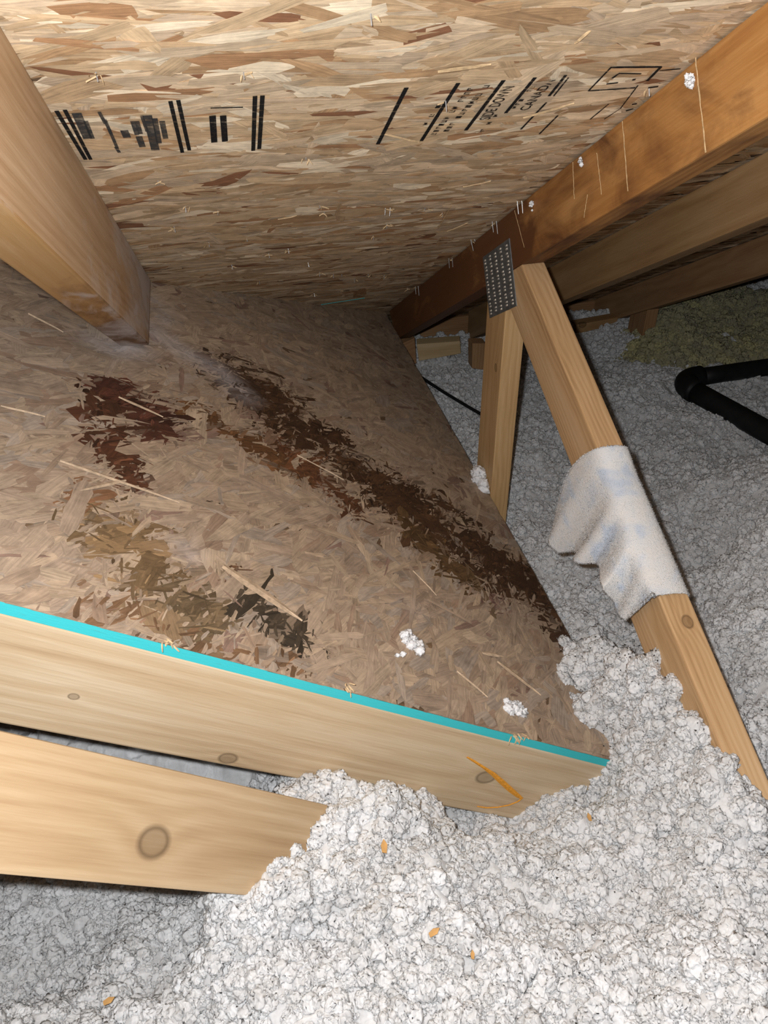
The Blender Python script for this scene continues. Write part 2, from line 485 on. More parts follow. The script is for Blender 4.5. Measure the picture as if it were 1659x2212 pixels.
PALES = [([(215, 745), (250, 755), (300, 752)], 0.040, 0.8), ([(330, 715), (400, 765), (470, 800), (520, 850)], 0.045, 0.75), ([(390, 1180), (410, 1200)], 0.022, 0.5), ([(860, 1300), (900, 1320)], 0.03, 0.2), ([(340, 650), (360, 700)], 0.03, 0.5)]
PALES = [(poly_uv(p), r, s) for p, r, s in PALES]
PAL_DECK = np.array([(0.40, 0.30, 0.215), (0.37, 0.275, 0.20), (0.43, 0.32, 0.22), (0.345, 0.25, 0.175), (0.46, 0.35, 0.245), (0.38, 0.305, 0.24), (0.31, 0.21, 0.145), (0.24, 0.15, 0.115)])
PW_DECK = np.array([0.22, 0.20, 0.16, 0.14, 0.08, 0.12, 0.06, 0.02]); PW_DECK /= PW_DECK.sum()
def colour_deck(u, v, pu, pv, L):
    n, K = pu.shape
    c = PAL_DECK[rng.choice(len(PAL_DECK), n, p=PW_DECK)]; c = (PAL_DECK[0] * 0.15 + c * 0.85) * rng.uniform(0.91, 1.09, (n, 1))
    jit = rng.normal(0, 0.30, n)
    patch = (fbm(u * 28 + 9, v * 28 + 4, 5, 3) - 0.44) * 1.5
    w = np.zeros(n); sc = np.zeros((n, 3))
    for q, r, s, cc in STAINS:
        f = (1.12 - dist_poly(u, v, q) / r) * s
        f = np.where(f > -0.25, f, -9)
        m = f > np.where(w == 0, -9, w) if False else f > w
        w = np.where(m, f, w); sc[m] = cc
    t = np.clip((w + jit + patch - 0.16) * 3.0, 0, 1) * (w > 0)
    sc = sc * np.exp(rng.normal(0, 0.28, (n, 1)))
    c = c * (1 - t[:, None] * 0.97) + sc * t[:, None] * 0.97
    C = np.repeat(c[:, None], K, 1)
    for q, r, s in PALES:
        d = dist_poly(pu, pv, q) / r
        f = np.clip(1.0 - d, 0, 1) * s
        f = f * np.clip(0.5 + fbm(pu * 60, pv * 60, 9, 3), 0, 1)
        C = C * (1 - f[..., None]) + np.array([0.52, 0.47, 0.46]) * f[..., None]
    return C

deck = empty('roof_sheathing_panel', DO + PB * 0.1 + np.array([0, 1.0, 0]))
tag(deck, 'water-stained strand board sheet sloping down to the right, with an aqua painted near edge', 'board')
UE = (XT - 0.001 - DO[0]) / PB[0]                       # lower edge, against the truss
UL = (-0.60 - DO[0]) / PB[0]
def valley_v(u):                                        # where the sheet runs in under the roof deck
    P = DO + u * PB
    return (RD - 0.004 - N[2] * P[2]) / N[1]
T_ = 0.0112
pts = [DO + PB * UL + np.array([0, YE, 0]), DO + PB * UE + np.array([0, YE, 0]), DO + PB * UE + np.array([0, valley_v(UE), 0]), DO + PB * UL + np.array([0, valley_v(UL), 0])]
prism('board', [p - PM * T_ for p in pts], PM * (T_ - 0.0006), PB, MAT_BOARD, deck, 0)
Yv = np.array([0, 1.0, 0])
def keep_deck(u, v):
    P = DO + u[:, None] * PB + v[:, None] * Yv
    q, d = project(P)
    return (d > 0.05) & (q[:, 0] > -350) & (q[:, 1] < 2300) & (N @ P.T < RD - 0.003)
DBND = (UL, UE, YE, 2.2)
ANG = math.radians(48)
strands('strand_layer', deck, DO, PB, Yv, PM, 11000, DBND, (0.03, 0.12), (0.007, 0.040), ANG, 0.42, (0.0002, 0.0016), colour_deck, MAT_STRAND, keep_deck, ang_wild=0.12)
def keep_stain(u, v):
    w = np.full(len(u), 9.0)
    for q, r, s, cc in STAINS: w = np.minimum(w, dist_poly(u, v, q) / r)
    return keep_deck(u, v) & (w < 1.25)
strands('sliver_layer', deck, DO, PB, Yv, PM, 20000, (-0.4, UE, YE, 1.5), (0.008, 0.035), (0.0015, 0.006), ANG, 0.5, (0.0012, 0.0020), colour_deck, MAT_STRAND, keep_stain, ang_wild=0.1)
def keep_deck_near(u, v):
    P = DO + u[:, None] * PB + v[:, None] * Yv
    q, d = project(P)
    w = np.full(len(u), 9.0)
    for qq, r, s, cc in STAINS: w = np.minimum(w, dist_poly(u, v, qq) / r)
    return keep_deck(u, v) & (q[:, 0] > -40) & (q[:, 1] > 760) & (w > 0.8)
strands('strand', deck, DO, PB, Yv, PM, 420, (-0.45, UE - 0.01, YE + 0.005, 1.35), (0.03, 0.10), (0.004, 0.020), ANG, 0.45, (0.0016, 0.0022), colour_deck, MAT_STRAND, keep_deck_near, single=True)
# lifted pale splinters that stand out on the sheet
def splinter(parent, a, b, w, mat, lift=0.003, nrm=PM, name='splinter'):
    a, b = np.array(a), np.array(b); d = (b - a) / np.linalg.norm(b - a); s = np.cross(nrm, d)
    V = []
    for t, ww, l in ((0, 0.5, 0.0), (0.3, 1, 0.5), (0.7, 0.8, 1.0), (1, 0.15, 0.7)):
        c = a + (b - a) * t + nrm * (0.0018 + lift * l)
        for sg, hh in ((-1, 0), (1, 0), (0, 0.0012)): V.append(c + s * sg * ww * w / 2 + nrm * hh - a)
    Fc = []
    for i in range(3):
        for k in range(3):
            Fc.append((i * 3 + k, i * 3 + (k + 1) % 3, i * 3 + 3 + (k + 1) % 3, i * 3 + 3 + k))
    Fc += [(0, 1, 2), (9, 11, 10)]
    return link(name, mesh_from(name, V, Fc), mat, parent, Matrix.Translation(Vector(a + EYE)))
MAT_SPL2 = plain_mat('grey_splinter', (0.50, 0.37, 0.25), 0.7, 0, 0.3, 150)
for (x0, y0, x1, y1, w) in [(128, 998, 385, 1090, 0.006), (0, 880, 95, 905, 0.004), (270, 1040, 170, 1065, 0.006), (985, 1452, 1050, 1510, 0.004), (1072, 1430, 1165, 1505, 0.010), (1040, 1412, 1085, 1422, 0.008), (640, 985, 740, 1040, 0.003), (890, 1235, 940, 1290, 0.002), (480, 1225, 650, 1345, 0.016), (255, 860, 350, 905, 0.007), (60, 680, 135, 722, 0.005)]:
    splinter(deck, on_deck(x0, y0), on_deck(x1, y1), w, MAT_SPL2, 0.0015)

# aqua painted edge of the sheet
pe = [DO + PB * UL + np.array([0, YE - 0.0004, 0]) - PM * T_, DO + PB * UE + np.array([0, YE - 0.0004, 0]) - PM * T_,
      DO + PB * UE + np.array([0, YE - 0.0004, 0]) + PM * 0.0006, DO + PB * UL + np.array([0, YE - 0.0004, 0]) + PM * 0.0006]
tag(prism('painted_edge', pe, np.array([0, 0.001, 0]), PB, MAT_AQUA, deck, 0), 'aqua painted edge of the sheet')
for (x, y) in ((365, 1385), (750, 1482), (1112, 1590), (1128, 1592)):     # splintered spots that break the paint
    c = on_y(x, y, YE - 0.001)
    for k in range(7):
        e = c + PB * random.uniform(-0.006, 0.006) + PM * random.uniform(-0.006, 0.004)
        splinter(deck, e, e + np.array([random.uniform(-.006, .006), -random.uniform(0.002, 0.008), random.uniform(-.008, .006)]), 0.0025, MAT_SPLINTER, 0.0, PM)

# ------------------------------------------------------------------ trusses
M_LEFT = lumber_mat('lumber_left', (0.34, 0.20, 0.10), (0.50, 0.33, 0.19), (0.62, 0.45, 0.29), 120, (), ((-9, -8, (0.36, 0.19, 0.055), 6.0, 0.75, -0.0655), (0.10, 0.75, (0.12, 0.05, 0.016), 7.0, 0.85, -0.0655), (0.45, 1.15, (0.14, 0.065, 0.03), 14.0, 0.6), (0.22, 1.05, (0.66, 0.62, 0.62), 9.0, 0.85)), 1.3)  # underside tinted orange-brown all along; dark stain and white bloom towards the foot
M_CHORD = lumber_mat('lumber_chord', (0.25, 0.098, 0.028), (0.36, 0.165, 0.048), (0.46, 0.24, 0.085), 110, (), ((-0.55, 0.55, (0.095, 0.034, 0.013), 7.0, 0.88), (-9, -8, (0.50, 0.32, 0.15), 6.0, 0.7, -0.0425)), 2.1)  # dark stain growing towards the foot; underside tinted a paler tan all along
M_WEBL = lumber_mat('lumber_web', (0.36, 0.21, 0.09), (0.50, 0.31, 0.14), (0.60, 0.40, 0.21), 170, ((-0.16, -0.02, 0.02, 0.006),), (), 3.7)
WD = np.array([0, -0.915, -0.403]); WD /= np.linalg.norm(WD)          # raking web, downwards
WN = np.array([0, -WD[2], WD[1]]); WN = WN if WN[2] > 0 else -WN
W0 = np.array([XT, 1.096, -0.434])

def rafter(name, parent, x0, y0, y1, depth, mat, thick=0.038, end='square', y1b=None):
    y1b = y1 if y1b is None else y1b
    pts = [(x0, y0, roof_z(y0, 0.004)), (x0, y1, roof_z(y1, 0.004)), (x0, y1b, roof_z(y1b, depth)), (x0, y0, roof_z(y0, depth))]
    return prism(name, pts, (thick, 0, 0), SL, mat, parent)

# left truss: only its deep top chord shows
t0 = empty('roof_truss', (-0.131, 1.1, -0.48))
tag(t0, 'leftmost roof truss chord, damp and white-bloomed where its foot meets the stained sheet', 'truss', 'trusses carrying the roof deck')
zl = deck_z(-0.131) + 0.004
rafter('top_chord', t0, -0.150, -0.35, (RD - 0.004 - N[2] * zl) / N[1], 0.140, M_LEFT, 0.038, y1b=(RD - 0.140 - N[2] * zl) / N[1])

# truss with the connector plate
t1 = empty('roof_truss', (XT + 0.019, 1.2, -1.1))
tag(t1, 'orange-brown roof truss with steel connector plate and two webs in the middle', 'truss', 'trusses carrying the roof deck')
rafter('top_chord', t1, XT, -0.35, 2.02, 0.0885, M_CHORD, y1b=1.93)
prism('web', [(XT + .0004, 1.150, roof_z(1.150, 0.089)), (XT + .0004, 1.239, roof_z(1.239, 0.089)), (XT + .0004, 1.239, -1.12), (XT + .0004, 1.150, -1.12)], (0.0375, 0, 0), (0, 0, -1), M_WEBL, t1)
wa = W0; ys = 1.1495
def web_pt(s, h): return W0 + WD * s + WN * h
def at_y(y, h):
    p = web_pt(0, h); s = (y - p[1]) / WD[1]; return web_pt(s, h)
yt = None
# top line of the raking web meets the chord soffit here
s_hit = 0.0
for k in range(400):
    p = web_pt(0.1 - k * 0.001, 0)
    if p[2] >= roof_z(p[1], 0.089): s_hit = 0.1 - k * 0.001; break
ptop = web_pt(s_hit, 0)
M_WEBR = lumber_mat('lumber_raking_web', (0.34, 0.19, 0.085), (0.51, 0.315, 0.155), (0.62, 0.42, 0.24), 170,
                    ((-0.3, 0.019, 0.008, 0.0048), (0.185, 0.004, 0.0445, 0.0065), (-0.44, 0.004, 0.0445, 0.010), (0.27, 0.019, -0.01, 0.012)), (), 5.2)
pts = [ptop, np.array([XT, ys, roof_z(ys, 0.0895)]), at_y(ys, -0.089), web_pt(1.05, -0.089), web_pt(1.05, 0)]
webr = prism('web', pts, (0.0377, 0, 0), WD, M_WEBR, t1)

# connector plate with its punched teeth
pc = np.array([XT - 0.0012, 1.187, -0.490])
du, dv = SL * 0.068, N * 0.0525
plate = prism('connector_plate', [pc - du - dv, pc + du - dv, pc + du + dv, pc - du + dv], (0.0013, 0, 0), SL, MAT_STEEL, t1, 0.0002)
tag(plate, 'grey galvanised connector plate with rows of punched teeth')
V, Fc = [], []
for i in range(5):
    for j in range(16):
        a = -0.8 + 0.4 * i + random.uniform(-.02, .02)
        b_ = -0.93 + 1.86 * ((j // 2) + 0.18 + (0.42 if j % 2 else 0)) / 8 + (0.03 if i % 2 else 0)
        c = pc + du * a + dv * b_ + np.array([-0.0004, 0, 0])
        k = len(V)
        for sx in (0, 1):
            for (p, q) in ((-1, -1), (1, -1), (1, 1), (-1, 1)):
                V.append(c + SL * p * (0.0036 - sx * 0.0012) + N * q * (0.0016 - sx * 0.0006) - np.array([0.0016 * sx, 0, 0]) - pc)
        Fc += [(k, k + 1, k + 5, k + 4), (k + 1, k + 2, k + 6, k + 5), (k + 2, k + 3, k + 7, k + 6), (k + 3, k, k + 4, k + 7), (k + 4, k + 5, k + 6, k + 7)]
th = link('teeth', mesh_from('teeth', V, Fc), MAT_TOOTH, plate, Matrix.Translation(Vector(pc + EYE)))
th['kind'] = 'stuff'
# pale scrape lines down the chord
chord1 = [c for c in t1.children if c.name.startswith('top_chord')][0]
for (x0, y0, x1, y1, w) in [(1503, 125, 1525, 330, 0.0028), (1345, 262, 1357, 413, 0.0030), (1238, 350, 1241, 430, 0.0022), (1290, 330, 1300, 420, 0.0015), (1112, 455, 1133, 535, 0.0022), (1270, 420, 1262, 470, 0.001)]:
    a, b_ = on_x(x0, y0, XT), on_x(x1, y1, XT); n_ = 14; V, Fc = [], []
    side = np.cross(X_, b_ - a); side /= np.linalg.norm(side)
    for i in range(n_ + 1):
        t = i / n_; c = a + (b_ - a) * t + side * random.uniform(-.0006, .0006)
        ww = w / 2 * random.uniform(0.35, 1.0)
        V += [c - side * ww - np.array([0.0004, 0, 0]) - a, c + side * ww - np.array([0.0004, 0, 0]) - a, c - np.array([0.0008, 0, 0]) - a]
    for i in range(n_):
        j = i * 3; Fc += [(j, j + 2, j + 5, j + 3), (j + 2, j + 1, j + 4, j + 5)]
    sc = link('scrape', mesh_from('scrape', V, Fc), MAT_PALE, chord1, Matrix.Translation(Vector(a + EYE)))

# two trusses further on
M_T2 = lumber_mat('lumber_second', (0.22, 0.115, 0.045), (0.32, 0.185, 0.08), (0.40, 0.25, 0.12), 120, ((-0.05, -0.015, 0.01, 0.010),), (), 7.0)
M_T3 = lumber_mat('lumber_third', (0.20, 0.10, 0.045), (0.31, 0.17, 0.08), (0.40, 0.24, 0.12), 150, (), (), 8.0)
t2 = empty('roof_truss', (0.775, 2.0, -1.1))
tag(t2, 'dim second roof truss chord just behind the one with the connector plate', 'truss', 'trusses carrying the roof deck')
rafter('top_chord', t2, 0.757, -0.2, 2.20, 0.0885, M_T2)
t3 = empty('roof_truss', (1.24, 2.0, -1.1))
tag(t3, 'dark farthest roof truss chord low over the yellow wool at right', 'truss', 'trusses carrying the roof deck')
rafter('top_chord', t3, 1.22, -0.1, 2.26, 0.0885, M_T3)
prism('web', [(1.2204, 1.94, roof_z(1.94, 0.089)), (1.2204, 2.03, roof_z(2.03, 0.089)), (1.2204, 2.03, -1.12), (1.2204, 1.94, -1.12)], (0.0375, 0, 0), (0, 0, -1), M_T3, t3)

# truss under the lower deck: its deep top chord runs down beneath the painted edge
M_B1 = lumber_mat('lumber_deck_chord', (0.46, 0.31, 0.175), (0.60, 0.44, 0.27), (0.72, 0.57, 0.39), 90, ((0.425, -0.019, 0.00, 0.011), (-0.08, -0.019, -0.012, 0.004), (0.1, -0.019, -0.055, 0.008)), (), 9.4)
t4 = empty('deck_truss', (0.35, YE + 0.019, -1.1))
tag(t4, 'wide tan truss chord running down under the aqua painted edge, marked with orange crayon', 'truss')
d0 = DO - PM * (T_ + 0.0005)
uA, uB = (-0.60 - DO[0]) / PB[0], (XT - 0.002 - DO[0]) / PB[0]
b1 = prism('top_chord', [d0 + PB * uA + Yv * (YE + 0.0008), d0 + PB * uB + Yv * (YE + 0.0008), d0 + PB * uB - PM * 0.134 + Yv * (YE + 0.0008), d0 + PB * uA - PM * 0.134 + Yv * (YE + 0.0008)], (0, 0.038, 0), PB, M_B1, t4, 0.003)
V, Fc = [], []
path = [(1008, 1635, .6), (1025, 1645, .9), (1045, 1658, 1.0), (1065, 1672, 1.6), (1085, 1690, 2.0), (1105, 1708, 2.0), (1120, 1720, 1.6), (1127, 1725, 1.2), (1118, 1732, .9), (1100, 1739, .8), (1075, 1744, .7), (1050, 1745, .7), (1030, 1742, .5)]
P3 = [(on_y(x, y, YE), w * 0.0019) for x, y, w in path]
o3 = P3[0][0]
for i, (p, w) in enumerate(P3):
    t = P3[min(i + 1, len(P3) - 1)][0] - P3[max(i - 1, 0)][0]; s = np.cross(t, Yv); s /= np.linalg.norm(s)
    V += [p - s * w - o3, p + s * w - o3, p - Yv * 0.0006 - o3]
for i in range(len(P3) - 1):
    j = i * 3; Fc += [(j, j + 3, j + 5, j + 2), (j + 2, j + 5, j + 4, j + 1)]
tag(link('crayon_mark', mesh_from('crayon_mark', V, Fc), MAT_CRAYON, b1, Matrix.Translation(Vector(o3 + EYE))), 'orange crayon tick')

M_B2 = lumber_mat('lumber_brace', (0.33, 0.205, 0.105), (0.43, 0.295, 0.165), (0.52, 0.38, 0.235), 80, ((0.115, -0.019, 0.0, 0.013), (-0.18, -0.019, 0.02, 0.012)), (), 11.9)
TL, TR = on_y(0, 1578, 0.40), on_y(725, 1743, 0.467)      # a leaning 2x4: its wide face looks up at the eye
dB = (TR - TL) / np.linalg.norm(TR - TL)
nB = TL + TR; nB = nB - dB * (nB @ dB); nB /= np.linalg.norm(nB)
dep = np.cross(dB, nB); dep = dep if dep[2] < 0 else -dep; dep = dep * 0.0935
br = prism('lumber_brace', [TL - dB * 0.45, TR + dB * 0.16, TR + dB * 0.16 + dep, TL - dB * 0.45 + dep], nB * 0.038, dB, M_B2, None, 0.003)
tag(br, 'lower tan lumber brace with a round knot, its end buried in white insulation', 'lumber')

# ------------------------------------------------------------------ attic floor and insulation
prism('floor', [(-1.6, -0.9, -H), (2.6, -0.9, -H), (2.6, 2.6, -H), (-1.6, 2.6, -H)], (0, 0, -0.012), (1, 0, 0), MAT_DRYWALL, None, 0)['kind'] = 'structure'

prism('wall_back', [(-1.6, 2.262, -H), (2.6, 2.262, -H), (2.6, 2.262, roof_z(2.27, 0.006)), (-1.6, 2.262, roof_z(2.27, 0.006))], (0, 0.012, 0), (1, 0, 0), M_T3, None, 0)['kind'] = 'structure'
CTRL = np.array([(-.3, .30, -.83), (-.3, .5, -1.0), (-.15, .42, -.92), (-.15, .55, -1.02),
    (.045, .455, -.742), (.09, .46, -.742), (.118, .465, -.772), (.145, .475, -.87), (.10, .51, -.84), (.2, .50, -1.0), (.23, .465, -.92), (.26, .495, -.965), (.30, .49, -.945), (.335, .495, -.925),
    (.36, .495, -.935), (.385, .5, -.97), (.40, .502, -.955), (.412, .505, -.862), (.415, .55, -.888), (.42, .63, -.892), (.428, .73, -.905), (.44, .66, -.82), (.44, .71, -.87),
    (.445, .60, -.755), (.448, .555, -.718), (.448, .51, -.710), (.448, .46, -.712), (.448, .40, -.725), (.448, .35, -.738), (.448, .3, -.762), (.43, .50, -.79), (.425, .45, -.77), (.40, .45, -.83), (.38, .40, -.81), (.32, .42, -.86),
    (.3, .36, -.82), (.2, .40, -.83), (.1, .40, -.775), (0, .36, -.82), (.05, .27, -.79), (.05, .12, -.78), (.2, .25, -.785), (.36, .2, -.74), (.4, .1, -.73), (-.15, .3, -.83), (-.2, .15, -.80), (-.5, .2, -.95), (-.5, .5, -1.05),
    (.475, .45, -.80), (.475, .6, -.86), (.475, .3, -.80), (.475, .72, -1.0), (.42, .80, -1.0), (.52, .4, -.88), (.54, .6, -.95), (.55, .2, -.85), (.6, .8, -1.0), (.72, .6, -.82), (.92, .8, -.82), (1.15, .9, -.86), (.75, .3, -.82), (1.0, .3, -.86),
    (.8, 1.0, -1.02), (.7, 1.3, -1.05), (.9, 1.5, -1.06), (1.2, 1.4, -1.04), (1.6, 1.2, -1.02), (1.5, 1.8, -1.05), (.6, 1.8, -1.07), (.9, 2.0, -1.08), (2.0, 1.5, -1.04), (2.0, .5, -1.0), (.5, 1.2, -1.05), (.47, 1.0, -1.04),
    (.1, .58, -.98), (-.1, .58, -1.03), (.3, .57, -1.06), (.2, .7, -1.1), (.35, .9, -1.1), (0, 1.0, -1.1), (.3, 1.5, -1.1), (-.6, 1.0, -1.1), (-1.1, .2, -1.0), (-1.1, .8, -1.08), (0, -.4, -.85), (.6, -.4, -.85), (-.6, -.4, -.95), (1.4, -.2, -.95), (2.2, -.2, -1)])
bury = []                                     # where the heap laps over the end of the leaning brace
for q in ((735, 1748), (715, 1770), (690, 1800), (655, 1840), (615, 1872), (575, 1893)):
    r_ = ray(*q); bury.append(r_ * ((TL @ nB) / (r_ @ nB)) * 0.985 - np.array([0, 0, 0.012]))
CTRL = np.concatenate([CTRL, np.array(bury), np.array(bury) + np.array([0.03, -0.01, -0.005])])
def floor_h(x, y):
    d2 = (x[..., None] - CTRL[:, 0]) ** 2 + (y[..., None] - CTRL[:, 1]) ** 2 + 1.2e-4
    w = 1 / d2 ** 1.9
    return (w * CTRL[:, 2]).sum(-1) / w.sum(-1)
def domes(x, y, cell, seed):
    """round puffs of random size, one per cell"""
    T = np.random.default_rng(seed).random((127, 131, 4))
    cx = np.floor(x / cell).astype(int); cy = np.floor(y / cell).astype(int)
    best = np.zeros(np.shape(x))
    for i in (-1, 0, 1):
        for j in (-1, 0, 1):
            t = T[(cx + i) % 127, (cy + j) % 131]
            px_ = (cx + i + t[..., 0]) * cell; py_ = (cy + j + t[..., 1]) * cell
            r = cell * (0.45 + 0.5 * t[..., 2])
            st = 0.6 + 0.8 * t[..., 3]
            d2 = ((x - px_) * st) ** 2 + ((y - py_) / st) ** 2
            best = np.maximum(best, np.sqrt(np.maximum(0, 1 - d2 / (r * r))) * r)
    return best
def full_h(x, y):
    z = floor_h(x, y)
    near = np.exp(-((x - 0.2) ** 2 + (y - 0.3) ** 2) / 0.25)
    z = z + (fbm(x * 9, y * 9, 3, 3) - 0.44) * (0.075 - 0.03 * near)
    z = z + (fbm(x * 38, y * 38, 21, 3) - 0.44) * 0.030
    wx = x + (vnoise(x * 60, y * 60, 51) - 0.5) * 0.012; wy = y + (vnoise(x * 60, y * 60, 52) - 0.5) * 0.012
    z = z + domes(wx, wy, 0.030, 61) * 0.55 + domes(wx, wy, 0.014, 62) * 0.65 + domes(wx, wy, 0.0075, 63) * 0.5 - 0.010
    return z
def grid_mesh(name, xs, ys, hf, mask_fn):
    GX, GY = np.meshgrid(xs, ys, indexing='ij')
    Z = np.stack([hf(GX[i], GY[i]) for i in range(len(xs))])
    P = np.stack([GX, GY, Z], -1)
    nx, ny = len(xs), len(ys)
    I = np.arange(nx * ny).reshape(nx, ny)
    q = np.stack([I[:-1, :-1], I[1:, :-1], I[1:, 1:], I[:-1, 1:]], -1).reshape(-1, 4)
    me = bpy.data.meshes.new(name)
    me.from_pydata(P.reshape(-1, 3).tolist(), [], q.tolist())
    me.polygons.foreach_set('use_smooth', [True] * len(me.polygons))
    at = me.attributes.new('dens', 'FLOAT', 'POINT')
    at.data.foreach_set('value', mask_fn(P).reshape(-1).astype(np.float32))
    me.update()
    return me
def dens(P):
    q, d = project(P)
    m = (d > 0.05) & (q[..., 0] > -260) & (q[..., 0] < 1920) & (q[..., 1] < 2480) & (q[..., 1] > 500)
    x, y, z = P[..., 0], P[..., 1], P[..., 2]
    under = (x < 0.40) & (y > 0.66)
    m = m & ~under & (z < roof_z(y, 0.02))
    far = np.linalg.norm(P, axis=-1)
    near = np.clip((1.5 - far) / 0.5, 0.0, 1.0)
    return m * (0.75 + 0.25 * near)

def scatter_group(name, mat, count_density, r0, r1, lump, seed=0):
    g = bpy.data.node_groups.new(name, 'GeometryNodeTree')
    g.interface.new_socket('Geometry', in_out='INPUT', socket_type='NodeSocketGeometry')
    g.interface.new_socket('Geometry', in_out='OUTPUT', socket_type='NodeSocketGeometry')
    Ln = g.links.new
    def nd(k, **kw):
        n = g.nodes.new(k)
        for a, v in kw.items(): setattr(n, a, v)
        return n
    gi, go = nd('NodeGroupInput'), nd('NodeGroupOutput')
    at = nd('GeometryNodeInputNamedAttribute', data_type='FLOAT'); at.inputs['Name'].default_value = 'dens'
    dp = nd('GeometryNodeDistributePointsOnFaces'); dp.distribute_method = 'RANDOM'
    mu = nd('ShaderNodeMath', operation='MULTIPLY'); mu.inputs[1].default_value = count_density
    Ln(at.outputs['Attribute'], mu.inputs[0]); Ln(mu.outputs[0], dp.inputs['Density']); Ln(gi.outputs[0], dp.inputs['Mesh'])
    dp.inputs['Seed'].default_value = seed
    gti = nd('GeometryNodeGeometryToInstance')
    for v in range(7):
        ico = nd('GeometryNodeMeshIcoSphere'); ico.inputs['Radius'].default_value = 1.0; ico.inputs['Subdivisions'].default_value = 4
        pos = nd('GeometryNodeInputPosition')
        def disp(scale, amt, off):
            ad = nd('ShaderNodeVectorMath', operation='ADD'); ad.inputs[1].default_value = (off, off * 2.1, -off)
            Ln(pos.outputs[0], ad.inputs[0])
            nz = nd('ShaderNodeTexNoise'); nz.inputs['Scale'].default_value = scale; nz.inputs['Detail'].default_value = 3.0; nz.inputs['Roughness'].default_value = 0.65
            Ln(ad.outputs[0], nz.inputs['Vector'])
            sb = nd('ShaderNodeVectorMath', operation='SUBTRACT'); sb.inputs[1].default_value = (0.5, 0.5, 0.5)
            Ln(nz.outputs['Color'], sb.inputs[0])
            sc = nd('ShaderNodeVectorMath', operation='SCALE'); sc.inputs['Scale'].default_value = amt
            Ln(sb.outputs[0], sc.inputs[0]); return sc.outputs[0]
        a = disp(1.3, 1.7 * lump, 3.1 * v + 1); b = disp(4.0, 0.5 * lump, 7.7 * v + 2)
        sm = nd('ShaderNodeVectorMath', operation='ADD'); Ln(a, sm.inputs[0]); Ln(b, sm.inputs[1])
        sp = nd('GeometryNodeSetPosition'); Ln(ico.outputs['Mesh'], sp.inputs['Geometry']); Ln(sm.outputs[0], sp.inputs['Offset'])
        mt = nd('GeometryNodeSetMaterial'); mt.inputs['Material'].default_value = mat; Ln(sp.outputs[0], mt.inputs['Geometry'])
        ss = nd('GeometryNodeSetShadeSmooth'); Ln(mt.outputs[0], ss.inputs['Geometry'])
        Ln(ss.outputs[0], gti.inputs['Geometry'])
    ip = nd('GeometryNodeInstanceOnPoints'); Ln(dp.outputs['Points'], ip.inputs['Points']); Ln(gti.outputs[0], ip.inputs['Instance'])
    ip.inputs['Pick Instance'].default_value = True
    rr = nd('FunctionNodeRandomValue', data_type='FLOAT_VECTOR'); rr.inputs[0].default_value = (-3, -3, -3); rr.inputs[1].default_value = (3, 3, 3); rr.inputs['Seed'].default_value = seed + 1
    Ln(rr.outputs[0], ip.inputs['Rotation'])
    rs = nd('FunctionNodeRandomValue', data_type='FLOAT'); rs.inputs[2].default_value = 0.0; rs.inputs[3].default_value = 1.0; rs.inputs['Seed'].default_value = seed + 2
    pw = nd('ShaderNodeMath', operation='POWER'); pw.inputs[1].default_value = 2.6; Ln(rs.outputs[1], pw.inputs[0])
    ma = nd('ShaderNodeMath', operation='MULTIPLY_ADD'); ma.inputs[1].default_value = r1 - r0; ma.inputs[2].default_value = r0; Ln(pw.outputs[0], ma.inputs[0])
    Ln(ma.outputs[0], ip.inputs['Scale'])
    st = nd('GeometryNodeStoreNamedAttribute', data_type='FLOAT', domain='INSTANCE'); st.inputs['Name'].default_value = 'tone'
    rt = nd('FunctionNodeRandomValue', data_type='FLOAT'); rt.inputs[2].default_value = -0.5; rt.inputs[3].default_value = 0.5; rt.inputs['Seed'].default_value = seed + 3
    Ln(ip.outputs[0], st.inputs['Geometry']); Ln(rt.outputs[1], st.inputs['Value'])
    jn = nd('GeometryNodeJoinGeometry'); Ln(gi.outputs[0], jn.inputs[0]); Ln(st.outputs[0], jn.inputs[0])
    Ln(jn.outputs[0], go.inputs[0])
    return g

me = grid_mesh('blown_insulation', np.concatenate([np.arange(-1.2, -0.45, 0.02), np.arange(-0.45, 0.56, 0.003), np.arange(0.56, 2.3, 0.010)]),
               np.concatenate([np.arange(-0.5, 0.0, 0.03), np.arange(0.0, 0.78, 0.003), np.arange(0.78, 2.21, 0.010)]), full_h, dens)
ins = link('blown_insulation', me, MAT_FLUFF)
tag(ins, 'loose white blown-in insulation heaped over the attic floor', 'insulation', None, 'stuff')
md = ins.modifiers.new('clumps', 'NODES'); md.node_group = scatter_group('clumps', MAT_FLUFF, 15000, 0.0022, 0.0115, 0.95, 5)

def wool_h(x, y): return -1.000 + (fbm(x * 7 + 3, y * 7, 41, 3) - 0.44) * 0.14 + (fbm(x * 40, y * 40, 44, 3) - 0.44) * 0.03 - 0.25 * np.clip(np.hypot((x - 1.62) / 0.42, (y - 1.92) / 0.30) - 0.75, 0, 1)
me = grid_mesh('yellow_wool', np.arange(1.1, 2.2, 0.012), np.arange(1.5, 2.17, 0.012), wool_h, lambda P: np.ones(P.shape[:2]))
wool = link('yellow_wool', me, MAT_YELLOW)
tag(wool, 'yellowish mineral wool lying under the farthest dark truss chord', 'insulation', None, 'stuff')
md = wool.modifiers.new('tufts', 'NODES'); md.node_group = scatter_group('tufts', MAT_YELLOW, 6000, 0.004, 0.018, 1.0, 15)

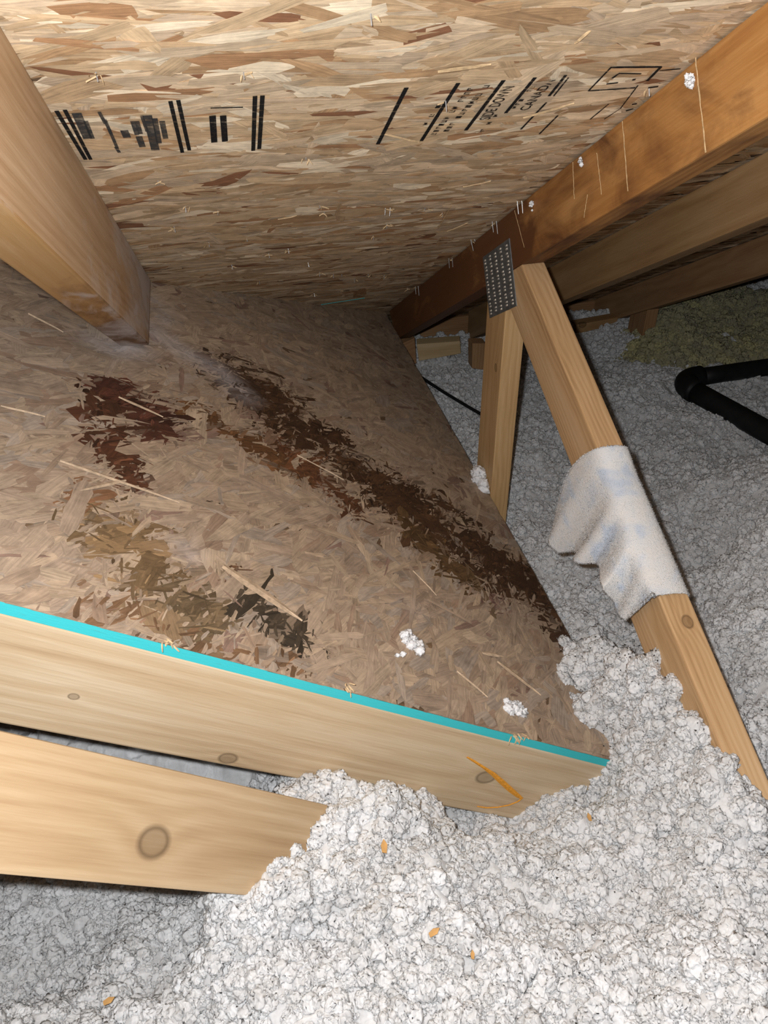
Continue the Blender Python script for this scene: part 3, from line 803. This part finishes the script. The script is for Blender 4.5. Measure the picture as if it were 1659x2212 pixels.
# dark grit on the heap
V, Fc = [], []
for k in range(520):
    x, y = random.gauss(0.435, 0.022), random.gauss(0.585, 0.06)
    if k > 300: x, y = random.uniform(-0.3, 0.45), random.uniform(0.2, 0.5)
    if k > 420: x, y = random.uniform(0.5, 0.9), random.uniform(0.4, 1.2)
    z = float(full_h(np.array([x]), np.array([y]))[0]) + random.uniform(0.003, 0.011)
    c = np.array([x, y, z]); r = random.uniform(0.0006, 0.0017); j = len(V)
    for w in ((1, 0, 0), (-.6, .8, 0), (-.6, -.8, .1), (0, 0, 1.1), (0.1, 0.1, -1)): V.append(c + np.array(w) * r * random.uniform(.6, 1.5))
    for f_ in ((0, 1, 3), (1, 2, 3), (2, 0, 3), (1, 0, 4), (2, 1, 4), (0, 2, 4)): Fc.append(tuple(j + q for q in f_))
grit = link('grit', mesh_from('grit', V, Fc), plain_mat('dark_grit', (0.045, 0.040, 0.035), 0.9))
tag(grit, 'fine dark grit sprinkled over the white insulation', 'grit', None, 'stuff')

# ------------------------------------------------------------------ loose tufts and chips
def blob_mesh(name, R3, seed, lobes=9, sub=3):
    r = random.Random(seed); bm = bmesh.new()
    R3 = np.array(R3)
    for k in range(lobes):
        t = np.array([r.gauss(0, 0.42), r.gauss(0, 0.42), r.gauss(0, 0.3)])
        t = np.clip(t, -0.85, 0.85)
        rad = r.uniform(0.45, 0.85) * math.sqrt(R3[1] * R3[2]) * (1.0 if k else 1.4)
        g = bmesh.ops.create_icosphere(bm, subdivisions=sub, radius=1.0)
        for v in g['verts']:
            d = v.co.normalized()
            n_ = math.sin(d.x * 5 + k) * math.sin(d.y * 6 + 2 * k) * math.sin(d.z * 5 + 3 * k) + 0.6 * math.sin(d.x * 13 + k) * math.sin(d.y * 12) * math.sin(d.z * 14 + k)
            v.co = Vector(t * R3) + d * rad * (1 + 0.45 * n_)
    me = bpy.data.meshes.new(name); bm.to_mesh(me); bm.free()
    me.polygons.foreach_set('use_smooth', [True] * len(me.polygons))
    return me
MAT_TUFT = fluff_mat('white_tuft', (0.55, 0.55, 0.56), (0.74, 0.74, 0.75), (0.84, 0.84, 0.85))
def tuft(P, xd, nz, R3, seed, label, lobes=9):
    o = link('insulation_tuft', blob_mesh('insulation_tuft', R3, seed, lobes), MAT_TUFT, None, frame(P, xd, nz))
    return tag(o, label, 'insulation')
D1 = on_deck(905, 1405) - on_deck(870, 1360)
tuft(on_deck(886, 1382, 0.005), D1, PM, (0.022, 0.009, 0.007), 1, 'bright white insulation tuft lying alone in the middle of the lower stained sheet', 14)
tuft(on_deck(860, 1414, 0.003), (1, 0, 0), PM, (0.007, 0.003, 0.003), 2, 'tiny white insulation crumb just below the lone white tuft', 4)
tuft(on_deck(1118, 1533, 0.005), on_deck(1140, 1545) - on_deck(1090, 1520), PM, (0.019, 0.010, 0.006), 3, 'grey-white insulation tuft near the aqua edge at the sheet\'s lower corner', 14)
tuft(on_x(1035, 1028, XT - 0.012), (0, -1, -0.4), (-1, 0, 0.3), (0.036, 0.020, 0.012), 4, 'white insulation tuft wedged between the sheet edge and the upright web', 18)
tuft(on_x(830, 728, XT - 0.02), (0, 0.8, -0.6), (-1, 0, 0.2), (0.040, 0.024, 0.012), 5, 'greyish insulation tuft at the far foot of the orange-brown chord', 12)
tuft(on_x(1490, 175, XT - 0.003), (0, 1, 0.2), (-1, 0, 0), (0.0065, 0.005, 0.003), 6, 'white tuft stuck high on the orange-brown chord near the top right', 8)
tuft(on_x(1254, 347, XT - 0.003), (0, 0, 1), (-1, 0, 0), (0.006, 0.003, 0.003), 7, 'small white tuft on the upper edge of the chord beside scrape lines', 5)
tuft(on_x(1148, 448, XT - 0.003), (0, 0, 1), (-1, 0, 0), (0.013, 0.003, 0.003), 8, 'thin white tuft hanging on the chord above the connector plate', 7)
MAT_CHIP = plain_mat('wood_chip', (0.55, 0.30, 0.10), 0.7)
def chip(x, y, z, size, label, ang):
    P = on_z(x, y, z)
    P[2] = max(P[2], float(full_h(np.array([P[0]]), np.array([P[1]]))[0]) + 0.010)
    P = ray(x, y) * P[2] / ray(x, y)[2]
    m = frame(P, (math.cos(ang), math.sin(ang), 0.2), (0.1, -0.5, 1))
    V = [(-1, -.35, 0), (0.2, -.5, 0.05), (1, 0, 0), (0.1, .45, 0), (-.9, .3, 0.06)]
    V = [np.array(v) * size for v in V]; V += [v + np.array([0, 0, 0.0012]) for v in V]
    Fc = [(4, 3, 2, 1, 0), (5, 6, 7, 8, 9)] + [(i, (i + 1) % 5, 5 + (i + 1) % 5, 5 + i) for i in range(5)]
    return tag(link('wood_chip', mesh_from('wood_chip', V, Fc), MAT_CHIP, None, m), label, 'wood chip')
chip(829, 1828, -.79, 0.007, 'orange wood chip in the white heap right of the buried brace end', 1.4)
chip(938, 2012, -.79, 0.006, 'thin tan wood chip on the open white insulation at bottom centre', 0.3)
chip(1020, 2062, -.79, 0.004, 'tiny tan wood chip just right of the thin chip at bottom centre', 1.3)
chip(1272, 1765, -.85, 0.005, 'brown wood chip in the insulation below the end of the aqua edge', 1.5)
chip(236, 2160, -.84, 0.006, 'orange-tan wood chip in the insulation at bottom left', 0.2)

# ------------------------------------------------------------------ towel over the raking web
def interp(t, xs, ys): return float(np.interp(t, xs, ys))
HT = [0, .06, .18, .29, .33, .42, .53, .58, .64, .78, .90, 1.0]
HS = [.340, .343, .372, .402, .408, .424, .446, .458, .470, .520, .546, .556]
HH = [-.235, -.251, -.246, -.206, -.174, -.181, -.156, -.122, -.137, -.118, -.106, -.014]
NT, NJ = 120, 90
V = []
HPX = [(1200, 1110), (1189, 1158), (1206, 1193), (1238, 1190), (1247, 1196), (1258, 1216), (1290, 1216), (1296, 1236), (1304, 1266), (1330, 1312), (1352, 1338), (1412, 1285)]
def fold(t, g):      # how far a fold stands off the web
    return (0.016 * math.exp(-((t - .10) / .085) ** 2) + 0.020 * math.exp(-((t - .39) / .06) ** 2) + 0.022 * math.exp(-((t - .64) / .075) ** 2)
            + 0.006 * math.exp(-((t - .86) / .05) ** 2) - 0.003 * math.exp(-((t - .28) / .04) ** 2)) * g ** 0.9
for i_, t_ in enumerate(HT):
    v_ = on_x(*HPX[i_], XT - 0.015 - fold(t_, 1)) - W0
    HS[i_], HH[i_] = float(v_ @ WD), float(v_ @ WN)
for i in range(NT + 1):
    t = i / NT
    s_top = .345 + .210 * t - 0.010 * math.sin(math.pi * t) * 0
    s_r = .352 + .209 * t
    sh, hh = interp(t, HT, HS), interp(t, HT, HH)
    crown = 0.007 * math.exp(-((t - 0.0) / 0.10) ** 2)
    for j in range(NJ + 1):
        w = j / NJ
        if w < 0.12:      # right side
            k = w / 0.12; s, h, x = s_r, -0.045 + 0.048 * k, XT + 0.0415
        elif w < 0.30:    # across the top edge
            k = (w - 0.12) / 0.18; s = s_r + (s_top - s_r) * k; x = XT + 0.0415 - 0.0445 * k
            h = 0.0035 + 0.004 * math.sin(math.pi * k) + crown
        else:             # hanging side
            k = (w - 0.30) / 0.70
            ks = k + 0.10 * math.sin(math.pi * k)
            s = s_top + (sh - s_top) * ks - 0.020 * math.sin(math.pi * k) * math.exp(-t / 0.12)
            h = 0.0035 + crown * (1 - k) + (hh - 0.0035) * k
            x = XT - 0.003 - fold(t, k) - 0.004 * min(1, k * 8) - 0.008 * k
            x -= 0.0012 * math.sin(22 * t + 5 * k) * k
        c = W0 + WD * s + WN * h; c = np.array([x, c[1], c[2]])
        V.append(c)
V = np.array(V).reshape(NT + 1, NJ + 1, 3)
for _ in range(14):                           # relax the bends over the arrises
    V[:, 1:-1] = V[:, 1:-1] * 0.4 + (V[:, :-2] + V[:, 2:]) * 0.3
V = V.reshape(-1, 3)
O_T = W0 + WD * 0.45
Fc = [(i * (NJ + 1) + j, i * (NJ + 1) + j + 1, (i + 1) * (NJ + 1) + j + 1, (i + 1) * (NJ + 1) + j) for i in range(NT) for j in range(NJ)]
m, nt, bs = new_mat('terry_cloth')
tc = node(nt, 'ShaderNodeTexCoord')
a = noise(nt, tc.outputs['Object'], 1.0, 2, 0.5, 0.5, (30, 26, 30))
c = ramp(nt, a, [(0.40, (0.68, 0.655, 0.63)), (0.54, (0.65, 0.645, 0.645)), (0.68, (0.52, 0.565, 0.64))])
nt.links.new(c, bs.inputs['Base Color']); bs.inputs['Roughness'].default_value = 0.95; bs.inputs['Specular IOR Level'].default_value = 0.05
bs.inputs['Sheen Weight'].default_value = 0.15
bump(nt, noise(nt, tc.outputs['Object'], 700, 2, 0.6), 0.8, 0.0015, bs)
MAT_TERRY = m
towel = link('towel', mesh_from('towel', V - O_T, Fc, True), MAT_TERRY, None, Matrix.Translation(Vector(O_T + EYE)))
sm = towel.modifiers.new('thickness', 'SOLIDIFY'); sm.thickness = 0.0025; sm.offset = 0
tag(towel, 'small white and pale blue terry towel draped in folds over the raking web', 'towel')
# loops of the terry pile
VV, FF = [], []
G = V.reshape(NT + 1, NJ + 1, 3)
for k in range(26000):
    i, j = random.random() * (NT - 0.01), random.random() * (NJ - 0.01)
    if random.random() < 0.16:
        if random.random() < 0.6: j = NJ - 0.02
        else: i = random.choice((0.01, NT - 0.02))
    i0, j0 = int(i), int(j)
    p = G[i0, j0] + (G[i0 + 1, j0] - G[i0, j0]) * (i - i0) + (G[i0, j0 + 1] - G[i0, j0]) * (j - j0)
    n_ = np.cross(G[i0 + 1, j0] - G[i0, j0], G[i0, j0 + 1] - G[i0, j0]); n_ /= np.linalg.norm(n_) + 1e-9
    if n_[0] > 0.2 and j > NJ * 0.3: n_ = -n_
    if j <= NJ * 0.12 and n_[0] < 0: n_ = -n_
    if NJ * 0.12 < j < NJ * 0.3 and n_ @ WN < 0: n_ = -n_
    if j > NJ - 0.1: n_ = n_ * 0.3 + np.array([0, -0.2, -0.9])
    d = n_ + np.array([random.gauss(0, .45), random.gauss(0, .45), random.gauss(0, .45)]); d /= np.linalg.norm(d)
    e = np.cross(d, (0.3, 0.5, 0.8)); e /= np.linalg.norm(e); g = np.cross(d, e)
    q = len(VV); r = 0.0006; ln = random.uniform(0.0016, 0.0040)
    p = p - O_T
    VV += [p + e * r, p - e * r * .5 + g * r * .87, p - e * r * .5 - g * r * .87, p + d * ln]
    FF += [(q, q + 1, q + 3), (q + 1, q + 2, q + 3), (q + 2, q, q + 3)]
pile = link('terry_pile', mesh_from('terry_pile', VV, FF, True), MAT_TERRY, towel, Matrix.Translation(Vector(O_T + EYE)))
pile['kind'] = 'stuff'

# ------------------------------------------------------------------ pipe, cable, blocking
zp = -1.005
pp = empty('drain_pipe', on_z(1455, 815, zp))
tag(pp, 'black plastic drain pipe bending at an elbow on the insulation, far right', 'pipe')
c0 = on_z(1458, 822, zp); e1 = on_z(1720, 784, zp); e2 = on_z(1760, 990, zp)
d1 = (e1 - c0) / np.linalg.norm(e1 - c0); d2 = (e2 - c0) / np.linalg.norm(e2 - c0)
tube('pipe_run', [c0 + d1 * 0.06 + (e1 - c0 - d1 * .06) * t for t in np.linspace(0, 1, 6)], 0.0235, MAT_PIPE, pp, 20)
tube('pipe_run', [c0 + d2 * 0.06 + (e2 - c0 - d2 * .06) * t for t in np.linspace(0, 1, 6)], 0.0265, MAT_PIPE, pp, 20)
el = tube('elbow', [c0 + d1 * 0.075 * (1 - t) ** 2 + d2 * 0.075 * t ** 2 for t in np.linspace(0, 1, 12)], 0.0305, MAT_PIPE, pp, 22)
for (xa, ya, xb, yb) in ((1429, 826, 1437, 842), (1438, 838, 1448, 850)):
    a, b_ = on_z(xa, ya, zp + 0.022), on_z(xb, yb, zp - 0.004)
    a = a * 0.985; b_ = b_ * 0.985
    s_ = np.array([R[0][k] for k in range(3)]) * 0.006
    V = [a, a + s_, b_ + s_, b_]; nn = -a / np.linalg.norm(a) * 0.0008
    V2 = V + [v + nn for v in V]
    link('print_mark', mesh_from('print_mark', [v - a for v in V2], [(0, 1, 2, 3), (7, 6, 5, 4), (0, 4, 5, 1), (1, 5, 6, 2), (2, 6, 7, 3), (3, 7, 4, 0)]), MAT_PRINT, el, Matrix.Translation(Vector(a + EYE)))

P = [on_z(862, 778, -1.0), on_z(905, 812, -1.01), on_z(960, 848, -1.02), on_z(1010, 878, -1.025), on_z(1045, 898, -1.03), on_z(1080, 925, -1.035)]
cab = tube('cable', P, 0.0042, MAT_PIPE, None, 8)
tag(cab, 'thin black cable sagging behind the upright web past the sheet edge', 'cable')

M_BLK = lumber_mat('lumber_block', (0.40, 0.27, 0.12), (0.52, 0.37, 0.19), (0.62, 0.46, 0.27), 120, (), (), 13.0)
yb_ = 2.02
q = [on_y(900, 744, yb_), on_y(994, 737, yb_), on_y(996, 764, yb_), on_y(905, 780, yb_)]
tag(prism('wood_block', q, (0.01, 0.038, 0), q[1] - q[0], M_BLK), 'pale offcut block lying on dark insulation beyond the sheet edge', 'wood block')
q = [on_y(848, 752, 1.98), on_y(896, 730, 1.98), on_y(900, 785, 1.98), on_y(860, 800, 1.98)]
tag(prism('wood_block', q, (0.0, 0.03, 0), q[1] - q[0], M_T3), 'dark brown block beside the pale offcut, under the far end of the chord', 'wood block')
q = [on_y(1020, 742, 1.9), on_y(1050, 742, 1.9), on_y(1050, 800, 1.9), on_y(1020, 796, 1.9)]
tag(prism('wood_post', q, (0.0, 0.038, 0), (0, 0, 1), M_T3), 'short dark post just left of the upright web, far back', 'wood post')
q = [on_y(1245, 702, 2.1), on_y(1335, 686, 2.1), on_y(1335, 700, 2.1), on_y(1245, 722, 2.1)]
tag(prism('wood_block', q, (0.0, 0.038, 0), q[1] - q[0], M_T2), 'dim brown board lying under the second chord beside the raking web', 'wood block')

# ------------------------------------------------------------------ roof details: staples, splinters, mill print
ST = [(400, 440, 1), (375, 485, 1), (340, 385, .6), (690, 440, .7), (700, 455, .6), (838, 445, 1.2), (835, 480, .8), (918, 445, .7), (955, 455, .9), (660, 335, .5), (525, 148, .8), (205, 148, .8), (800, 20, 1.0), (962, 210, 1.1), (1402, 185, 1.0),
      (580, 545, .8), (622, 535, .8), (665, 565, .9), (690, 585, .9), (720, 590, .9), (765, 600, 1), (795, 590, 1), (830, 592, 1), (560, 605, .8), (678, 632, .9), (738, 590, .8), (880, 620, .8), (532, 510, .8), (806, 505, .9), (450, 520, .8),
      (575, 662, 1.4), (626, 680, 1.5), (672, 690, 1.4), (678, 680, 1.7), (720, 686, 1.3), (757, 693, 1.1), (370, 625, 1.2), (365, 625, 1.2), (845, 675, 2.0), (913, 615, 2.2), (978, 555, 2.0), (1025, 515, 2.4), (1080, 475, 2.0), (1130, 430, 1.9), (500, 570, .8), (470, 450, .7)]
for (x, y, s) in ST:
    P = on_roof(x, y); L_ = 0.011 * s
    if abs(P[0] - XT) < 0.03: P[0] = min(P[0], XT - 0.004)
    if P[0] > XT: P[0] = XT - 0.004
    bm = bmesh.new()
    dirn = (-N + np.array([random.gauss(0, .10), random.gauss(0, .10), -0.25])); dirn /= np.linalg.norm(dirn)
    for off in ((0, 0) if s < 1.2 else (-0.0035, 0.0035)):
        ln = L_ * random.uniform(.8, 1.1)
        g = bmesh.ops.create_cone(bm, cap_ends=True, segments=6, radius1=0.00075, radius2=0.0005, depth=ln + 0.004)
        q_ = Vector((0, 0, 1)).rotation_difference(Vector(dirn)).to_matrix()
        for v in g['verts']: v.co = q_ @ (v.co + Vector((0, 0, (ln - 0.004) / 2))) + Vector((off, 0, 0))
        if off == 0 and s < 1.2: break
    me = bpy.data.meshes.new('staple'); bm.to_mesh(me); bm.free()
    link('staple', me, MAT_WIRE, ceiling, Matrix.Translation(Vector(P + EYE)))
    for k in range(random.choice((2, 3, 3, 4))):         # wood torn out round the point
        a_ = P - N * 0.0022 + X_ * random.uniform(-.005, .005) + SL * random.uniform(-.004, .004)
        b_ = a_ + X_ * random.gauss(0, .0045) + SL * random.gauss(0, .004) - N * random.uniform(0.001, 0.005)
        splinter(ceiling, a_, b_, random.uniform(.0012, .0034), MAT_SPLINTER, 0.0, -N)
for (x0, y0, x1, y1, w) in [(1010, 478, 965, 495, .002), (975, 440, 945, 490, .0016), (945, 150, 1060, 130, .009), (1275, 60, 1240, 85, .005), (600, 470, 640, 460, .002), (1000, 400, 1060, 385, .004), (1130, 250, 1240, 215, .006), (830, 285, 905, 300, .004)]:
    splinter(ceiling, on_roof(x0, y0, .001), on_roof(x1, y1, .001), w, MAT_SPLINTER, 0.0015, -N)

INK_H = 0.0034
def ink_quad(pts, name='print_mark'):
    P = [on_roof(x, y, INK_H) for x, y in pts]; c = sum(P) / len(P)
    k = len(P)
    V = [p - c for p in P] + [p - c + N * 0.0003 for p in P]
    Fc = [tuple(range(k)), tuple(range(2 * k - 1, k - 1, -1))]
    return link(name, mesh_from(name, V, Fc), MAT_INK, ceiling, frame_keep(c))
def frame_keep(c): return Matrix.Translation(Vector(c + EYE))
def ink_line(x0, y0, x1, y1, w, name='print_line'):
    """a printed stripe on the board from one point to the other, w metres wide"""
    a, b_ = on_roof(x0, y0, INK_H), on_roof(x1, y1, INK_H)
    d = (b_ - a) / np.linalg.norm(b_ - a); s = np.cross(N, d) * w / 2
    V = [a - s, a + s, b_ + s, b_ - s]; c = (a + b_) / 2
    V = [v - c for v in V] + [v - c + N * 0.0003 for v in V]
    return link(name, mesh_from(name, V, [(0, 1, 2, 3), (7, 6, 5, 4)]), MAT_INK, ceiling, frame_keep(c))
for (x0, y0, x1, y1, w) in [(878, 190, 816, 312, .0042), (990, 180, 910, 305, .0040), (1088, 174, 1006, 282, .0040), (1156, 168, 1092, 245, .0036), (1222, 163, 1186, 208, .0030), (1228, 168, 1196, 208, .0016), (1180, 222, 1125, 280, .0022), (1205, 250, 1165, 290, .0020),
                            (551, 208, 547, 326, .0040), (567, 207, 560, 322, .0040), (368, 219, 394, 330, .0036), (385, 217, 409, 325, .0036), (122, 240, 185, 345, .0036), (140, 238, 196, 345, .0034), (459, 250, 463, 308, .0060), (482, 250, 486, 306, .0058),
                            (455, 234, 525, 232, .0016), (1321, 145, 1271, 197, .0018), (1321, 146, 1428, 145, .0030), (1271, 197, 1372, 190, .0022), (1428, 145, 1398, 175, .0030), (1336, 160, 1322, 170, .0022), (1336, 159, 1385, 160, .0018), (1310, 182, 1335, 179, .0022), (1366, 173, 1373, 172, .003), (1425, 153, 1470, 149, .0018), (1400, 190, 1422, 187, .003),
                            (1315, 225, 1275, 258, .0016), (1378, 185, 1340, 235, .0012), (1340, 235, 1305, 258, .0012), (1365, 226, 1376, 224, .0030), (1352, 240, 1368, 235, .0030)]:
    ink_line(x0, y0, x1, y1, w)
def ink_text(txt, x0, y0, x1, y1, size):
    """lettering that runs up the slope from the first point towards the second"""
    cu = bpy.data.curves.new('print_text', 'FONT'); cu.body = txt; cu.size = 1.0; cu.offset = 0.018; cu.align_x = 'LEFT'
    to = bpy.data.objects.new('print_text_tmp', cu); COL.objects.link(to)
    dg = bpy.context.evaluated_depsgraph_get(); dg.update()
    me = bpy.data.meshes.new_from_object(to.evaluated_get(dg)); bpy.data.objects.remove(to)
    a, b_ = on_roof(x0, y0, INK_H), on_roof(x1, y1, INK_H)
    xs = np.empty(len(me.vertices) * 3); me.vertices.foreach_get('co', xs); xs = xs.reshape(-1, 3)
    xs[:, 0] *= np.linalg.norm(b_ - a) / xs[:, 0].max(); xs[:, 1] *= size / 0.7
    me.vertices.foreach_set('co', xs.reshape(-1)); me.update()
    return link('print_text', me, MAT_INK, ceiling, frame(a, b_ - a, -N))
ink_text('SIDE DOWN', 1057, 258, 1112, 186, 0.0115)
ink_text('CANADA', 1140, 238, 1200, 172, 0.0100)
# small print that cannot be read: rows of short strokes
def small_print(x0, y0, x1, y1, h, n_, dense=0.8):
    a, b_ = on_roof(x0, y0, INK_H), on_roof(x1, y1, INK_H)
    d = (b_ - a) / n_; s = np.cross(N, d); s = s / np.linalg.norm(s) * h / 2
    V, Fc = [], []
    for k in range(n_):
        if random.random() > dense: continue
        for (f0, f1, g0, g1) in ((0.1, 0.3, -1, 1), (0.55, 0.72, -1, random.choice((0, 1))), (0.1, 0.7, random.choice((-1, .5)), random.choice((-.6, 1)))):
            if g1 < g0: g0, g1 = g1, g0
            if g1 - g0 < .2: g1 = g0 + .35
            j = len(V)
            V += [a + d * (k + f0) + s * g0 - a, a + d * (k + f1) + s * g0 - a, a + d * (k + f1) + s * g1 - a, a + d * (k + f0) + s * g1 - a]
            Fc.append((j, j + 1, j + 2, j + 3))
    return link('small_print', mesh_from('small_print', V, Fc), MAT_INK, ceiling, frame_keep(a))
for r in [(935, 292, 1020, 188, .006, 14), (962, 285, 1055, 182, .006, 13), (905, 288, 965, 205, .005, 9, .5), (1040, 285, 1075, 245, .005, 5), (1095, 250, 1130, 212, .005, 5), (1135, 205, 1160, 178, .005, 4)]:
    small_print(*r)
MAT_INK2 = ink_mat('faded_ink', (0.06, 0.06, 0.06))
MAT_INK2.node_tree.nodes['Color Ramp'].color_ramp.elements[0].position = 0.30
for (x0, y0, x1, y1, w) in ((268, 282, 275, 298, .007), (286, 262, 296, 292, .004), (296, 262, 304, 290, .004), (306, 250, 318, 285, .003), (318, 250, 336, 325, .008), (334, 256, 344, 310, .005), (350, 262, 358, 300, .005), (300, 295, 308, 318, .006), (214, 242, 228, 268, .003), (226, 258, 240, 290, .003), (236, 280, 254, 322, .003), (165, 245, 190, 300, .008), (185, 262, 200, 300, .004), (250, 318, 258, 330, .003)):
    ink_line(x0, y0, x1, y1, w).data.materials[0] = MAT_INK2
# aqua seam between two roof sheets
a, b_ = on_roof(636, 667, .0030), on_roof(788, 644, .0030)
tag(prism('painted_edge', [a, b_, b_ + SL * 0.004, a + SL * 0.004], N * 0.0006, b_ - a, MAT_AQUA, ceiling, 0), 'thin aqua seam between two roof sheets')
